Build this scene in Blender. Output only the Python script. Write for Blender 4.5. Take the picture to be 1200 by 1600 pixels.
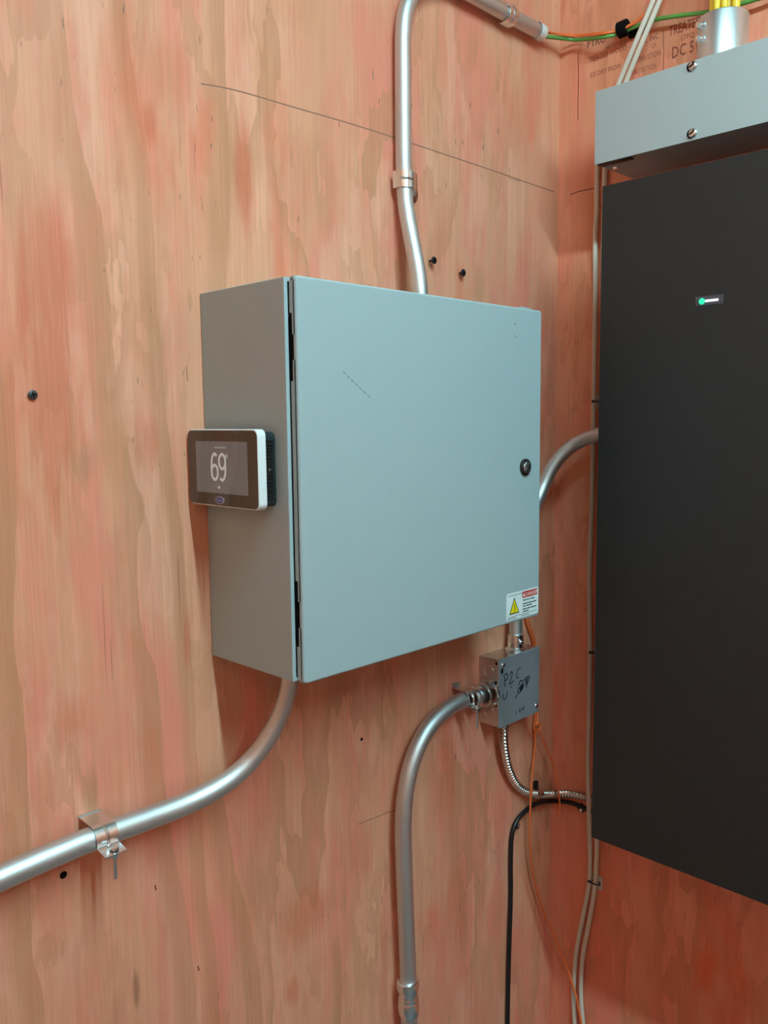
import bpy, bmesh, math, random
from mathutils import Vector, Matrix
random.seed(7)
for o in list(bpy.data.objects): bpy.data.objects.remove(o, do_unlink=True)
S = bpy.context.scene
COL = S.collection
V = Vector

# ------------------------------------------------------------------ camera
ZO = 1.95                                 # height of the enclosure's top edge above the floor
F, YAW, PITCH, ROLL = 1310.86, 0.78671, -0.10939, -0.01098
CAM = V((-0.72269, -1.1088, -0.19266 + ZO))
XC = 0.96276                              # x of the right-hand wall; the back wall is y = 0
FW = V((math.sin(YAW)*math.cos(PITCH), math.cos(YAW)*math.cos(PITCH), math.sin(PITCH)))
_r0 = V((math.cos(YAW), -math.sin(YAW), 0)); _u0 = _r0.cross(FW)
RT = math.cos(ROLL)*_r0 + math.sin(ROLL)*_u0
UP = -math.sin(ROLL)*_r0 + math.cos(ROLL)*_u0
cd = bpy.data.cameras.new('camera'); cam = bpy.data.objects.new('camera', cd); COL.objects.link(cam)
cd.sensor_fit = 'VERTICAL'; cd.sensor_height = 24.0; cd.sensor_width = 18.0
cd.lens = F/1600*24.0; cd.clip_start = 0.02
M = Matrix((RT, UP, -FW)).transposed().to_4x4(); M.translation = CAM
cam.matrix_world = M
S.camera = cam

# ------------------------------------------------------------------ world, exposure
w = bpy.data.worlds.new('world'); S.world = w; w.use_nodes = True
w.node_tree.nodes['Background'].inputs[0].default_value = (0.05, 0.05, 0.055, 1)
w.node_tree.nodes['Background'].inputs[1].default_value = 0.0
S.view_settings.view_transform = 'Standard'; S.view_settings.look = 'None'
S.view_settings.gamma = 1.0; S.view_settings.use_curve_mapping = False
S.view_settings.exposure = 0.08
LAMP_COLOR = (0.60, 1.06, 1.15); LAMP_POWER = 110.0
LX, LY0, LY1, LZ = -0.16, -0.82, -3.22, 1.13     # ceiling strip light (z relative to the enclosure top)

# ------------------------------------------------------------------ helpers
def px(x, y, axis, val):
    """point where the photo ray through pixel (x, y) meets the plane axis = val (axis 0: x, 1: y); z above floor"""
    d = FW + (x-600)/F*RT - (y-800)/F*UP
    return CAM + d*((val - CAM[axis])/d[axis])
def A(x, y, d): return px(x, y, 1, -d)            # d metres in front of the back wall
def B(x, y, d): return px(x, y, 0, XC-d)          # d metres in front of the right wall
def lin(r, g, b):
    f = lambda c: (c/255/12.92) if c <= 10 else ((c/255+0.055)/1.055)**2.4
    return (f(r), f(g), f(b), 1)

def obj(name, verts, faces, mat, parent=None, smooth=False, sharp=35, recalc=True, wn=False, **kw):
    me = bpy.data.meshes.new(name)
    vs = [V(v) for v in verts]
    lo = V((min(v.x for v in vs), min(v.y for v in vs), min(v.z for v in vs)))
    hi = V((max(v.x for v in vs), max(v.y for v in vs), max(v.z for v in vs)))
    c = (lo+hi)/2
    me.from_pydata([v-c for v in vs], [], faces)
    if recalc:
        bm = bmesh.new(); bm.from_mesh(me); bmesh.ops.recalc_face_normals(bm, faces=bm.faces); bm.to_mesh(me); bm.free()
    me.materials.append(mat)
    if smooth:
        for p in me.polygons: p.use_smooth = True
        me.set_sharp_from_angle(angle=math.radians(sharp))
    me.update()
    o = bpy.data.objects.new(name, me)
    o.location = c
    COL.objects.link(o)
    POS[o.name] = c.copy()
    if parent is not None:
        o.parent = parent
        o.matrix_parent_inverse = Matrix.Translation(-POS[parent.name])
    if smooth and wn:
        md = o.modifiers.new('normals', 'WEIGHTED_NORMAL'); md.keep_sharp = True; md.weight = 90
    for k, v in kw.items(): o[k] = v
    return o
POS = {}
def thing(name, label, cat, loc, group=None):
    o = bpy.data.objects.new(name, None); COL.objects.link(o); o.location = V(loc); o.empty_display_size = 0.05
    POS[o.name] = V(loc).copy()
    o['label'] = label; o['category'] = cat
    if group: o['group'] = group
    return o
def tag(o, label, cat, group=None):
    o['label'] = label; o['category'] = cat
    if group: o['group'] = group
    return o

class G:                                   # geometry collector
    def __init__(s): s.v = []; s.f = []
    def add(s, vs, fs):
        n = len(s.v); s.v += [V(v) for v in vs]; s.f += [tuple(i+n for i in f) for f in fs]; return s
    def box(s, lo, hi, bevel=0, seg=2):
        bm = bmesh.new(); bmesh.ops.create_cube(bm, size=1)
        lo, hi = V(lo), V(hi)
        for v in bm.verts: v.co = V(((lo.x+hi.x)/2+v.co.x*(hi.x-lo.x), (lo.y+hi.y)/2+v.co.y*(hi.y-lo.y), (lo.z+hi.z)/2+v.co.z*(hi.z-lo.z)))
        if bevel: bmesh.ops.bevel(bm, geom=bm.edges[:], offset=bevel, segments=seg, profile=0.5, affect='EDGES')
        return s.bm(bm)
    def bm(s, bm, mat=None):
        bm.verts.index_update()
        vs = [(mat @ v.co) if mat else v.co.copy() for v in bm.verts]; fs = [[v.index for v in f.verts] for f in bm.faces]
        bm.free(); return s.add(vs, fs)
    def lathe(s, base, axis, prof, n=32, cap=True):
        """prof: (distance along axis, radius)"""
        axis = V(axis).normalized(); a = axis.orthogonal().normalized(); b = axis.cross(a); base = V(base)
        vs = []; fs = []
        for (h, r) in prof:
            for i in range(n):
                t = 2*math.pi*i/n; vs.append(base+axis*h+(a*math.cos(t)+b*math.sin(t))*r)
        for k in range(len(prof)-1):
            for i in range(n):
                j = (i+1) % n; fs.append((k*n+i, k*n+j, (k+1)*n+j, (k+1)*n+i))
        if cap:
            fs.append(tuple(range(n-1, -1, -1))); fs.append(tuple((len(prof)-1)*n+i for i in range(n)))
        return s.add(vs, fs)
    def tube(s, pts, r, n=16, ridge=None, cap=True):
        """sweep a circle along pts; r: number or list; ridge: (amplitude, pitch) of a helical corrugation"""
        N = len(pts); T = []
        for i in range(N): T.append((pts[min(i+1, N-1)]-pts[max(i-1, 0)]).normalized())
        up = T[0].orthogonal().normalized(); vs = []; fs = []; L = 0
        for i in range(N):
            if i: L += (pts[i]-pts[i-1]).length
            up = (up - T[i]*up.dot(T[i])).normalized(); b = T[i].cross(up)
            ri = r[i] if isinstance(r, (list, tuple)) else r
            for k in range(n):
                t = 2*math.pi*k/n; rr = ri
                if ridge: rr += ridge[0]*max(-0.75, math.sin(2*math.pi*L/ridge[1]+t*(1 if L > 0.2 else 0)))
                vs.append(pts[i]+(up*math.cos(t)+b*math.sin(t))*rr)
        for i in range(N-1):
            for k in range(n):
                j = (k+1) % n; fs.append((i*n+k, i*n+j, (i+1)*n+j, (i+1)*n+k))
        if cap: fs.append(tuple(range(n-1, -1, -1))); fs.append(tuple((N-1)*n+k for k in range(n)))
        return s.add(vs, fs)
    def ribbon(s, pts, nrm, wd, th=0.0002):
        nrm = V(nrm).normalized(); N = len(pts); vs = []; fs = []
        for i in range(N):
            t = (pts[min(i+1, N-1)]-pts[max(i-1, 0)]).normalized(); sd = t.cross(nrm).normalized()*(wd/2)
            vs += [pts[i]-sd, pts[i]+sd, pts[i]+sd+nrm*th, pts[i]-sd+nrm*th]
        for i in range(N-1):
            a, b = i*4, i*4+4
            for k in range(4): fs.append((a+k, a+(k+1) % 4, b+(k+1) % 4, b+k))
        fs.append((3, 2, 1, 0)); e = (N-1)*4; fs.append((e, e+1, e+2, e+3))
        return s.add(vs, fs)
    def extrude(s, poly, off):
        """closed polygon of points and its copy shifted by off"""
        n = len(poly); off = V(off)
        vs = [V(p) for p in poly]+[V(p)+off for p in poly]
        fs = [tuple(range(n)), tuple(range(2*n-1, n-1, -1))]+[(i, i+n, (i+1) % n+n, (i+1) % n) for i in range(n)]
        return s.add(vs, fs)
    def build(s, name, mat, parent=None, smooth=True, **kw): return obj(name, s.v, s.f, mat, parent, smooth, **kw)

def spline(P, sub=8):
    """Catmull-Rom (centripetal-like) through 3-D points"""
    out = []
    Q = [P[0]*2-P[1]]+list(P)+[P[-1]*2-P[-2]]
    for i in range(1, len(Q)-2):
        a, b, c, d = Q[i-1], Q[i], Q[i+1], Q[i+2]
        for k in range(sub):
            t = k/sub
            out.append(0.5*((2*b)+(c-a)*t+(2*a-5*b+4*c-d)*t*t+(3*b-a-3*c+d)*t**3))
    out.append(P[-1].copy()); return out
def resample(pts, step):
    out = [pts[0].copy()]; acc = 0
    for i in range(1, len(pts)):
        a, b = pts[i-1], pts[i]; L = (b-a).length
        while acc+L >= step and L > 1e-9:
            t = (step-acc)/L; a = a.lerp(b, t); out.append(a.copy()); L = (b-a).length; acc = 0
        acc += L
    out.append(pts[-1].copy()); return out
def smooth_pts(pts, it=20):
    for _ in range(it):
        pts = [pts[0]]+[(pts[i-1]+pts[i]*2+pts[i+1])/4 for i in range(1, len(pts)-1)]+[pts[-1]]
    return pts
def onward(a, b, axis, val):
    """where the line a -> b, carried on past b, meets the plane axis = val"""
    d = b-a; return b+d*((val-b[axis])/d[axis])
def lerp_list(vals, n):
    out = []
    for i in range(n):
        t = i/(n-1)*(len(vals)-1); k = min(int(t), len(vals)-2); out.append(vals[k]+(vals[k+1]-vals[k])*(t-k))
    return out

def text_geo(txt, origin, u, v, height, thick=0.0002, xs=1.0, bold=0.0):
    """lettering in the plane u, v with its lower left at origin; returns a G"""
    cu = bpy.data.curves.new('lettering', 'FONT'); cu.body = txt; cu.size = 1; cu.resolution_u = 2; cu.offset = bold
    o = bpy.data.objects.new('lettering', cu); COL.objects.link(o)
    bpy.context.view_layer.update()
    me = bpy.data.meshes.new_from_object(o.evaluated_get(bpy.context.evaluated_depsgraph_get()))
    g = G(); n = V(u).cross(V(v)).normalized(); s = height/0.7
    g.add([V(origin)+V(u)*(p.co.x*s*xs)+V(v)*(p.co.y*s)+n*thick for p in me.vertices], [tuple(p.vertices) for p in me.polygons])
    bpy.data.objects.remove(o); bpy.data.meshes.remove(me); bpy.data.curves.remove(cu)
    return g

# ------------------------------------------------------------------ materials
def mat(name, col, rough=0.5, metal=0.0, spec=0.5, noise=0.0, nscale=40, bump=0.0, bscale=200, emit=None, coat=0.0):
    m = bpy.data.materials.new(name); m.use_nodes = True; nt = m.node_tree; b = nt.nodes['Principled BSDF']
    b.inputs['Base Color'].default_value = col; b.inputs['Roughness'].default_value = rough; b.inputs['Metallic'].default_value = metal
    b.inputs['Specular IOR Level'].default_value = spec; b.inputs['Coat Weight'].default_value = coat
    tc = nt.nodes.new('ShaderNodeTexCoord')
    if noise:
        nz = nt.nodes.new('ShaderNodeTexNoise'); nz.inputs['Scale'].default_value = nscale; nz.inputs['Detail'].default_value = 4
        nt.links.new(tc.outputs['Object'], nz.inputs['Vector'])
        mx = nt.nodes.new('ShaderNodeMix'); mx.data_type = 'RGBA'
        mx.inputs[6].default_value = tuple(c*(1-noise) for c in col[:3])+(1,); mx.inputs[7].default_value = tuple(min(1, c*(1+noise)) for c in col[:3])+(1,)
        nt.links.new(nz.outputs['Fac'], mx.inputs[0]); nt.links.new(mx.outputs[2], b.inputs['Base Color'])
        mr = nt.nodes.new('ShaderNodeMapRange'); mr.inputs[3].default_value = max(0.02, rough-0.08); mr.inputs[4].default_value = rough+0.08
        nt.links.new(nz.outputs['Fac'], mr.inputs[0]); nt.links.new(mr.outputs[0], b.inputs['Roughness'])
    if bump:
        nz = nt.nodes.new('ShaderNodeTexNoise'); nz.inputs['Scale'].default_value = bscale; nz.inputs['Detail'].default_value = 2
        nt.links.new(tc.outputs['Object'], nz.inputs['Vector'])
        bp = nt.nodes.new('ShaderNodeBump'); bp.inputs['Strength'].default_value = bump; bp.inputs['Distance'].default_value = 0.001
        nt.links.new(nz.outputs['Fac'], bp.inputs['Height']); nt.links.new(bp.outputs[0], b.inputs['Normal'])
    if emit:
        b.inputs['Emission Color'].default_value = emit[:3]+(1,); b.inputs['Emission Strength'].default_value = emit[3]
    return m

def plywood(name, axis, sign, palette, bands=(), red=1.0, knots=(), seed=0.0, ref=0.0):
    """rotary-cut plywood: drifting vertical grain, sharp-sided latewood bands, red stain, fine streaks, grey flecks"""
    m = bpy.data.materials.new(name); m.use_nodes = True; nt = m.node_tree; N = nt.nodes; L = nt.links.new
    b = N['Principled BSDF']; b.inputs['Roughness'].default_value = 0.55; b.inputs['Specular IOR Level'].default_value = 0.35
    def nd(t, **kw):
        n = N.new(t)
        for k, v in kw.items(): setattr(n, k, v)
        return n
    def plug(i, x):
        if isinstance(x, (int, float)): i.default_value = x
        elif isinstance(x, tuple): i.default_value = x
        else: L(x, i)
    def mth(op, a, bb=0.0, c=0.0):
        n = nd('ShaderNodeMath', operation=op); plug(n.inputs[0], a); plug(n.inputs[1], bb); plug(n.inputs[2], c); return n.outputs[0]
    def rng(x, a, c, lo=0.0, hi=1.0, smooth=True):
        n = nd('ShaderNodeMapRange'); n.interpolation_type = 'SMOOTHSTEP' if smooth else 'LINEAR'
        plug(n.inputs[0], x); n.inputs[1].default_value = a; n.inputs[2].default_value = c; n.inputs[3].default_value = lo; n.inputs[4].default_value = hi; return n.outputs[0]
    def mix(f, a, c, mode='MIX'):
        n = nd('ShaderNodeMix', data_type='RGBA', blend_type=mode); plug(n.inputs[0], f); plug(n.inputs[6], a); plug(n.inputs[7], c); return n.outputs[2]
    pos = nd('ShaderNodeNewGeometry').outputs['Position']
    sp = nd('ShaderNodeSeparateXYZ'); L(pos, sp.inputs[0])
    u = mth('MULTIPLY', sp.outputs[axis], float(sign)); z = mth('SUBTRACT', sp.outputs[2], ZO)
    def noise(su, sz, detail=3, off=0.0, rough=0.5, dist=0.0):
        c = nd('ShaderNodeCombineXYZ'); L(mth('MULTIPLY_ADD', u, su, seed+off), c.inputs[0]); L(mth('MULTIPLY', z, sz), c.inputs[1]); c.inputs[2].default_value = off*1.7+seed
        n = nd('ShaderNodeTexNoise'); n.inputs['Scale'].default_value = 1; n.inputs['Detail'].default_value = detail; n.inputs['Roughness'].default_value = rough; n.inputs['Distortion'].default_value = dist
        L(c.outputs[0], n.inputs['Vector']); return n.outputs['Fac']
    pink, tan, brown, orange, pale = palette
    # broad drifting patches
    c = mix(rng(noise(9, 2.4, 4, 1.0, 0.6), 0.41, 0.64), tan, pink)
    c = mix(mth('MULTIPLY', rng(noise(15, 3.0, 4, 2.0, 0.6), 0.50, 0.64), 0.6), c, pale)
    # cathedral bands: contour steps of a stretched field, sharp on one side
    h = mth('ADD', mth('MULTIPLY', u, 2.5), mth('MULTIPLY', noise(4.2, 1.25, 4, 3.0, 0.55), 6.0))
    h = mth('ADD', h, mth('MULTIPLY', noise(34, 4, 3, 4.0, 0.6), 0.55))
    saw = mth('FRACT', h)
    band = mth('MULTIPLY', rng(saw, 0.45, 0.98), rng(noise(4, 1.0, 2, 5.0), 0.36, 0.62))
    c = mix(mth('MULTIPLY', band, 0.62), c, brown)
    h2 = mth('ADD', mth('MULTIPLY', u, 3.0), mth('MULTIPLY', noise(7.5, 2.0, 4, 21.0, 0.6), 6.5))
    h2 = mth('ADD', h2, mth('MULTIPLY', noise(60, 7, 3, 22.0, 0.6), 0.5))
    b2 = mth('MULTIPLY', rng(mth('FRACT', h2), 0.5, 0.98), rng(noise(5, 2.2, 2, 23.0), 0.44, 0.60))
    c = mix(mth('MULTIPLY', b2, 0.42), c, brown)
    # the broad latewood bands of this sheet: right edges followed by curves
    for k, (pts, wd, st) in enumerate(bands):
        zs = [p[1] for p in pts]; z0, z1 = min(zs), max(zs)
        us = [p[0] for p in pts]; u0, u1 = min(us)-0.02, max(us)+0.02
        fc = nd('ShaderNodeFloatCurve'); cv = fc.mapping.curves[0]
        pl = sorted([((p[1]-z0)/(z1-z0), (p[0]-u0)/(u1-u0)) for p in pts])
        cv.points[0].location = pl[0]; cv.points[1].location = pl[-1]
        for q in pl[1:-1]: cv.points.new(*q)
        fc.mapping.update()
        L(rng(z, z0, z1, smooth=False), fc.inputs['Value'])
        e = mth('MULTIPLY_ADD', fc.outputs[0], u1-u0, u0)
        e = mth('ADD', e, mth('MULTIPLY', mth('SUBTRACT', noise(9, 9, 4, 6.0+k), 0.5), 0.012))
        d = mth('SUBTRACT', u, e)
        mk = mth('MULTIPLY', rng(d, -wd, -wd*0.35), rng(d, -0.0005, 0.0012, 1.0, 0.0))
        mk = mth('MULTIPLY', mk, mth('MULTIPLY', rng(z, z0, z0+0.06), rng(z, z1-0.06, z1, 1.0, 0.0)))
        c = mix(mth('MULTIPLY', mk, mth('MULTIPLY', rng(noise(20, 2, 2, 9.0+k), 0.25, 0.6, 0.5, 1.0), st*0.85)), c, brown)
    # red treatment stain
    r = mth('MULTIPLY', rng(noise(9, 2.6, 4, 7.0, 0.6), 0.52, 0.72), rng(noise(2.2, 1.4, 2, 8.0), 0.38, 0.62))
    c = mix(mth('MULTIPLY', r, 0.75*red), c, orange)
    for (ku, kz, ru, rz, st, colr) in knots:
        du = mth('DIVIDE', mth('SUBTRACT', u, ku), ru); dz = mth('DIVIDE', mth('SUBTRACT', z, kz), rz)
        q = mth('SQRT', mth('ADD', mth('MULTIPLY', du, du), mth('MULTIPLY', dz, dz)))
        q = mth('ADD', q, mth('MULTIPLY', mth('SUBTRACT', noise(55, 5, 4, 11.0, 0.6), 0.5), 2.2))
        c = mix(mth('MULTIPLY', rng(q, 1.15, 0.2), st*0.8), c, colr)
    # fine grain
    g1 = noise(420, 5, 3, 12.0, 0.65); g2 = noise(130, 2.2, 3, 13.0, 0.6)
    gr = mth('MULTIPLY', rng(g1, 0.3, 0.7, 0.94, 1.04), rng(g2, 0.3, 0.7, 0.975, 1.02))
    gv = nd('ShaderNodeCombineColor'); [L(gr, gv.inputs[i]) for i in range(3)]
    c = mix(1.0, c, gv.outputs[0], 'MULTIPLY')
    # short dark flecks and pores, denser in some stretches
    fl = mth('MULTIPLY', rng(noise(150, 26, 2, 14.0), 0.70, 0.76), rng(noise(5, 3.5, 3, 15.0), 0.50, 0.64))
    c = mix(mth('MULTIPLY', fl, 0.55), c, lin(92, 62, 56))
    ln = mth('MULTIPLY', rng(noise(300, 3.2, 2, 16.0), 0.68, 0.74), rng(noise(4, 2, 2, 17.0), 0.50, 0.62))
    c = mix(mth('MULTIPLY', ln, 0.5), c, lin(140, 66, 44))
    L(c, b.inputs['Base Color'])
    bp = nd('ShaderNodeBump'); bp.inputs['Strength'].default_value = 0.25; bp.inputs['Distance'].default_value = 0.0006
    L(mth('ADD', g1, mth('MULTIPLY', g2, 0.6)), bp.inputs['Height']); L(bp.outputs[0], b.inputs['Normal'])
    return m

def bandpx(pts): return [(lambda q: (q.x, q.z-ZO))(A(x, y, 0)) for x, y in pts]
PAL_A = (lin(234, 144, 120), lin(228, 160, 128), lin(198, 136, 100), lin(232, 112, 80), lin(238, 174, 146))
PAL_B = (lin(235, 140, 114), lin(229, 152, 118), lin(202, 126, 92), lin(230, 106, 74), lin(238, 164, 133))
BANDS = [
    (bandpx([(88, -60), (95, 0), (110, 130), (128, 230), (150, 310), (160, 345), (168, 430), (180, 560), (192, 650), (200, 700), (214, 760), (225, 790), (214, 840), (213, 900), (225, 1000), (246, 1060), (252, 1150), (265, 1280), (285, 1400), (300, 1490), (310, 1640)]), 0.055, 0.75),
    (bandpx([(196, -60), (200, 40), (210, 130), (222, 200), (234, 270), (240, 400), (250, 520), (262, 660), (280, 800), (290, 900), (300, 1050), (309, 1200), (322, 1380), (335, 1480), (347, 1640)]), 0.035, 0.85),
    (bandpx([(350, -60), (352, 100), (360, 300), (354, 420), (346, 520)]), 0.05, 0.7),
    (bandpx([(20, 540), (25, 700), (25, 860), (22, 1000), (36, 1100), (42, 1220), (48, 1400), (50, 1480), (68, 1560), (72, 1640)]), 0.05, 0.85),
    (bandpx([(338, 1180), (352, 1260), (368, 1360), (390, 1440), (408, 1540), (413, 1640)]), 0.05, 0.9),
    (bandpx([(528, 1450), (534, 1520), (528, 1640)]), 0.03, 0.75),
    (bandpx([(735, 20), (748, 60), (744, 100), (738, 118), (736, 140)]), 0.05, 0.5),
    (bandpx([(690, 1130), (712, 1180), (722, 1240), (716, 1300), (724, 1400)]), 0.05, 0.6),
    (bandpx([(752, 400), (758, 440), (752, 480), (750, 560)]), 0.06, 0.55),
]
kp = lambda x, y: ((A(x, y, 0)).x, (A(x, y, 0)).z-ZO)
OR = lin(208, 106, 74)
KN = [(*kp(75, 600), 0.055, 0.20, 0.75, OR), (*kp(70, 420), 0.05, 0.13, 0.5, OR), (*kp(380, 260), 0.022, 0.10, 0.8, OR), (*kp(235, 190), 0.012, 0.035, 0.8, OR), (*kp(255, 110), 0.05, 0.07, 0.45, OR),
      (*kp(130, 730), 0.022, 0.035, 0.6, lin(170, 128, 92)), (*kp(232, 690), 0.02, 0.05, 0.6, OR), (*kp(145, 1250), 0.012, 0.05, 0.7, lin(164, 118, 82)),
      (*kp(213, 1545), 0.006, 0.03, 0.8, lin(150, 100, 66)), (*kp(290, 1000), 0.008, 0.05, 0.6, OR), (*kp(110, 1130), 0.03, 0.05, 0.5, OR), (*kp(455, 1550), 0.02, 0.03, 0.6, OR), (*kp(700, 1240), 0.03, 0.13, 0.5, OR), (*kp(480, 1430), 0.06, 0.06, 0.55, OR), (*kp(560, 1330), 0.05, 0.08, 0.4, OR), (*kp(600, 1500), 0.03, 0.12, 0.5, OR), (*kp(720, 1400), 0.05, 0.12, 0.45, OR), (*kp(240, 1180), 0.03, 0.08, 0.4, OR), (*kp(200, 60), 0.03, 0.14, 0.4, OR), (*kp(460, 300), 0.05, 0.10, 0.35, OR), (*kp(800, 200), 0.06, 0.10, 0.3, OR)]
M_WA = plywood('plywood_back', 0, 1, PAL_A, BANDS, 0.8, KN, 0.0)
M_WB = plywood('plywood_right', 1, -1, PAL_B, (), 1.2, (), 31.0)
M_WC = plywood('plywood_side', 1, 1, PAL_A, (), 1.0, (), 57.0)
M_WD = mat('bounce_grey_end_wall', lin(176, 178, 178), 0.6, noise=0.04, nscale=6)  # unseen end wall; grey chosen to cool the bounce and silver metal reflections
M_CEIL = mat('ceiling_board', lin(118, 94, 78), 0.7, noise=0.06, nscale=8)
M_FLOOR = mat('floor_vinyl', lin(104, 102, 100), 0.5, noise=0.12, nscale=14)
M_PAINT = mat('grey_enamel', lin(160, 178, 182), 0.55, spec=0.3, noise=0.025, nscale=30, bump=0.12, bscale=420)
M_GUT = mat('grey_wireway_enamel', lin(166, 172, 173), 0.5, spec=0.35, noise=0.02, nscale=30, bump=0.08, bscale=420)
M_EMT = mat('galvanised_tube', (0.66, 0.70, 0.71, 1), 0.50, 1.0, noise=0.08, nscale=70, bump=0.05, bscale=300)
M_ZINC = mat('bright_zinc', (0.80, 0.85, 0.86, 1), 0.24, 1.0)
M_SLEEVE = mat('brushed_zinc', (0.74, 0.80, 0.82, 1), 0.42, 1.0)
M_BOX = mat('galvanised_box', (0.60, 0.60, 0.59, 1), 0.30, 1.0, noise=0.10, nscale=45)
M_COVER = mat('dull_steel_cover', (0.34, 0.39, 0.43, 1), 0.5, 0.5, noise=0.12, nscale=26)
M_FLEX = mat('flex_steel', (0.66, 0.65, 0.62, 1), 0.22, 1.0)
M_BLACKP = mat('black_textured_panel', lin(40, 38, 38), 0.5, spec=0.35, noise=0.15, nscale=60, bump=0.25, bscale=700)
M_BLACK = mat('black_plastic', lin(22, 22, 24), 0.4)
M_DARK = mat('dark_hinge_steel', lin(44, 34, 30), 0.5, 0.4)
M_HOLE = mat('dark_pit', lin(22, 12, 8), 0.8, spec=0.1)
M_WHITE = mat('white_plastic', lin(226, 232, 234), 0.35)
M_CABLE = mat('white_cable_jacket', lin(216, 208, 194), 0.45, noise=0.05, nscale=30)
M_MOUNT = mat('tie_mount_plastic', lin(200, 192, 182), 0.5)
M_GREEN = mat('green_insulation', lin(92, 158, 74), 0.35, noise=0.08, nscale=60)
M_ORANGE = mat('orange_insulation', lin(240, 118, 58), 0.4)
M_YELLOW = mat('yellow_jacket', lin(240, 206, 60), 0.4, noise=0.04)
M_VELCRO = mat('black_hook_loop', lin(16, 14, 14), 0.9, spec=0.1, bump=0.6, bscale=900)
M_GLASS = mat('black_glass', lin(14, 13, 13), 0.05, spec=0.5, coat=1.0)
M_SCREEN = mat('lit_screen', lin(34, 33, 32), 0.06, spec=0.5, coat=1.0, emit=(0.11, 0.105, 0.10, 0.6))
M_DIGIT = mat('screen_digits', lin(150, 148, 146), 0.3, emit=(0.55, 0.54, 0.53, 0.42))
M_DIM = mat('screen_small_print', lin(120, 118, 116), 0.3, emit=(0.28, 0.27, 0.26, 0.4))
M_BLUE = mat('blue_badge', lin(70, 82, 150), 0.35)
M_BADGE = mat('badge_lettering', lin(200, 200, 214), 0.35)
M_VENT = mat('thermostat_back_plastic', lin(30, 42, 46), 0.4)
M_LED = mat('green_led', lin(20, 200, 120), 0.3, emit=(0.02, 0.85, 0.38, 1.0))
M_LEDBAR = mat('lit_status_bar', lin(220, 220, 220), 0.3, emit=(0.75, 0.78, 0.78, 0.6))
M_LEDPLATE = mat('status_window', lin(66, 66, 74), 0.25, spec=0.6)
M_STICK = mat('sticker_white', lin(226, 234, 234), 0.45)
M_RED = mat('sticker_red', lin(196, 44, 28), 0.45)
M_YEL = mat('sticker_yellow', lin(240, 214, 20), 0.45)
M_INK = mat('black_ink', lin(40, 46, 50), 0.6)
M_INKB = mat('stamp_ink', lin(146, 76, 60), 0.7, noise=0.35, nscale=220)
M_PENCIL = mat('pencil', lin(156, 106, 88), 0.7, noise=0.3, nscale=150)
M_FLECK = mat('grain_fleck', lin(142, 104, 92), 0.7, noise=0.2, nscale=150)
M_CRACK = mat('grain_split', lin(120, 58, 40), 0.8)
M_MARK = mat('marker_ink', lin(26, 26, 48), 0.4)
M_LABELPINK = mat('sticker_header_lettering', lin(246, 214, 210), 0.5)
M_HOUSING = mat('lamp_housing', lin(230, 230, 228), 0.4)
M_DIFF = mat('lamp_diffuser', (0.9, 0.9, 0.9, 1), 0.4, emit=LAMP_COLOR+(LAMP_POWER,))

# ------------------------------------------------------------------ room shell
XL, YF, CEIL = -1.28, -5.6, 1.2+ZO
def shell(name, lo, hi, m):
    o = G().box(lo, hi).build(name, m, smooth=False); o['kind'] = 'structure'; return o
wall_back = shell('wall_back', (XL-0.1, 0, 0), (XC+0.1, 0.1, CEIL), M_WA)
wall_right = shell('wall_right', (XC, YF, 0), (XC+0.1, 0, CEIL), M_WB)
shell('wall_left', (XL-0.1, YF, 0), (XL, 0, CEIL), M_WC)
shell('wall_front', (XL-0.1, YF-0.1, 0), (XC+0.1, YF, CEIL), M_WD)
shell('floor', (XL-0.1, YF-0.1, -0.1), (XC+0.1, 0.1, 0), M_FLOOR)
shell('ceiling', (XL-0.1, YF-0.1, CEIL), (XC+0.1, 0.1, CEIL+0.1), M_CEIL)
# pencil lines, split grain and mill stamp on the boards
NA, NB = V((0, -1, 0)), V((-1, 0, 0))
UB, VB = V((0, -1, 0)), V((0, 0, 1))
def mark(parent, name, pts, nrm, wd, m): G().ribbon(pts, nrm, wd).build(name, m, parent, smooth=False)
mark(wall_back, 'pencil_line', spline([A(x, y, 0) for x, y in ((314, 131), (345, 136), (390, 147), (450, 165), (540, 191), (616, 215), (700, 243), (780, 270), (866, 300))], 3), NA, 0.0022, M_PENCIL)
mark(wall_back, 'pencil_tick', [A(x, y, 0) for x, y in ((285, 586), (291, 572), (293, 595))], NA, 0.0014, M_PENCIL)
mark(wall_back, 'pencil_line', [A(x, y, 0) for x, y in ((560, 1288), (590, 1276), (606, 1269), (622, 1264))], NA, 0.0016, M_PENCIL)
mark(wall_back, 'pencil_line', [A(x, y, 0) for x, y in ((812, 283), (796, 279), (796, 262))], NA, 0.0012, M_PENCIL)
mark(wall_right, 'pencil_line', [B(x, y, 0) for x, y in ((891, 304), (905, 299), (930, 294))], NB, 0.0022, M_CRACK)
mark(wall_right, 'grain_split', [B(x, y, 0) for x, y in ((903, 82), (904, 120), (903, 160), (903, 188))], NB, 0.0016, M_CRACK)
mark(wall_right, 'grain_split', [B(x, y, 0) for x, y in ((1036, 48), (1037, 80), (1036, 112))], NB, 0.0012, M_CRACK)
def stamp(txt, x0, y0, x1, h, bold=0.0):
    a = B(x0, y0, 0); b = B(x1, y0-(x1-x0)*0.31, 0); g = text_geo(txt, a, UB, VB, h, 0.0003, 1.0, bold)
    wtxt = max((v-a).dot(UB) for v in g.v); s = (b-a).dot(UB)/wtxt
    for v in g.v: v.y = a.y+(v.y-a.y)*s
    g.build('stamp_lettering', M_INKB, wall_right, smooth=False, recalc=False)
stamp('PYRO', 917, 76, 947, 0.017, 0.02)
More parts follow.
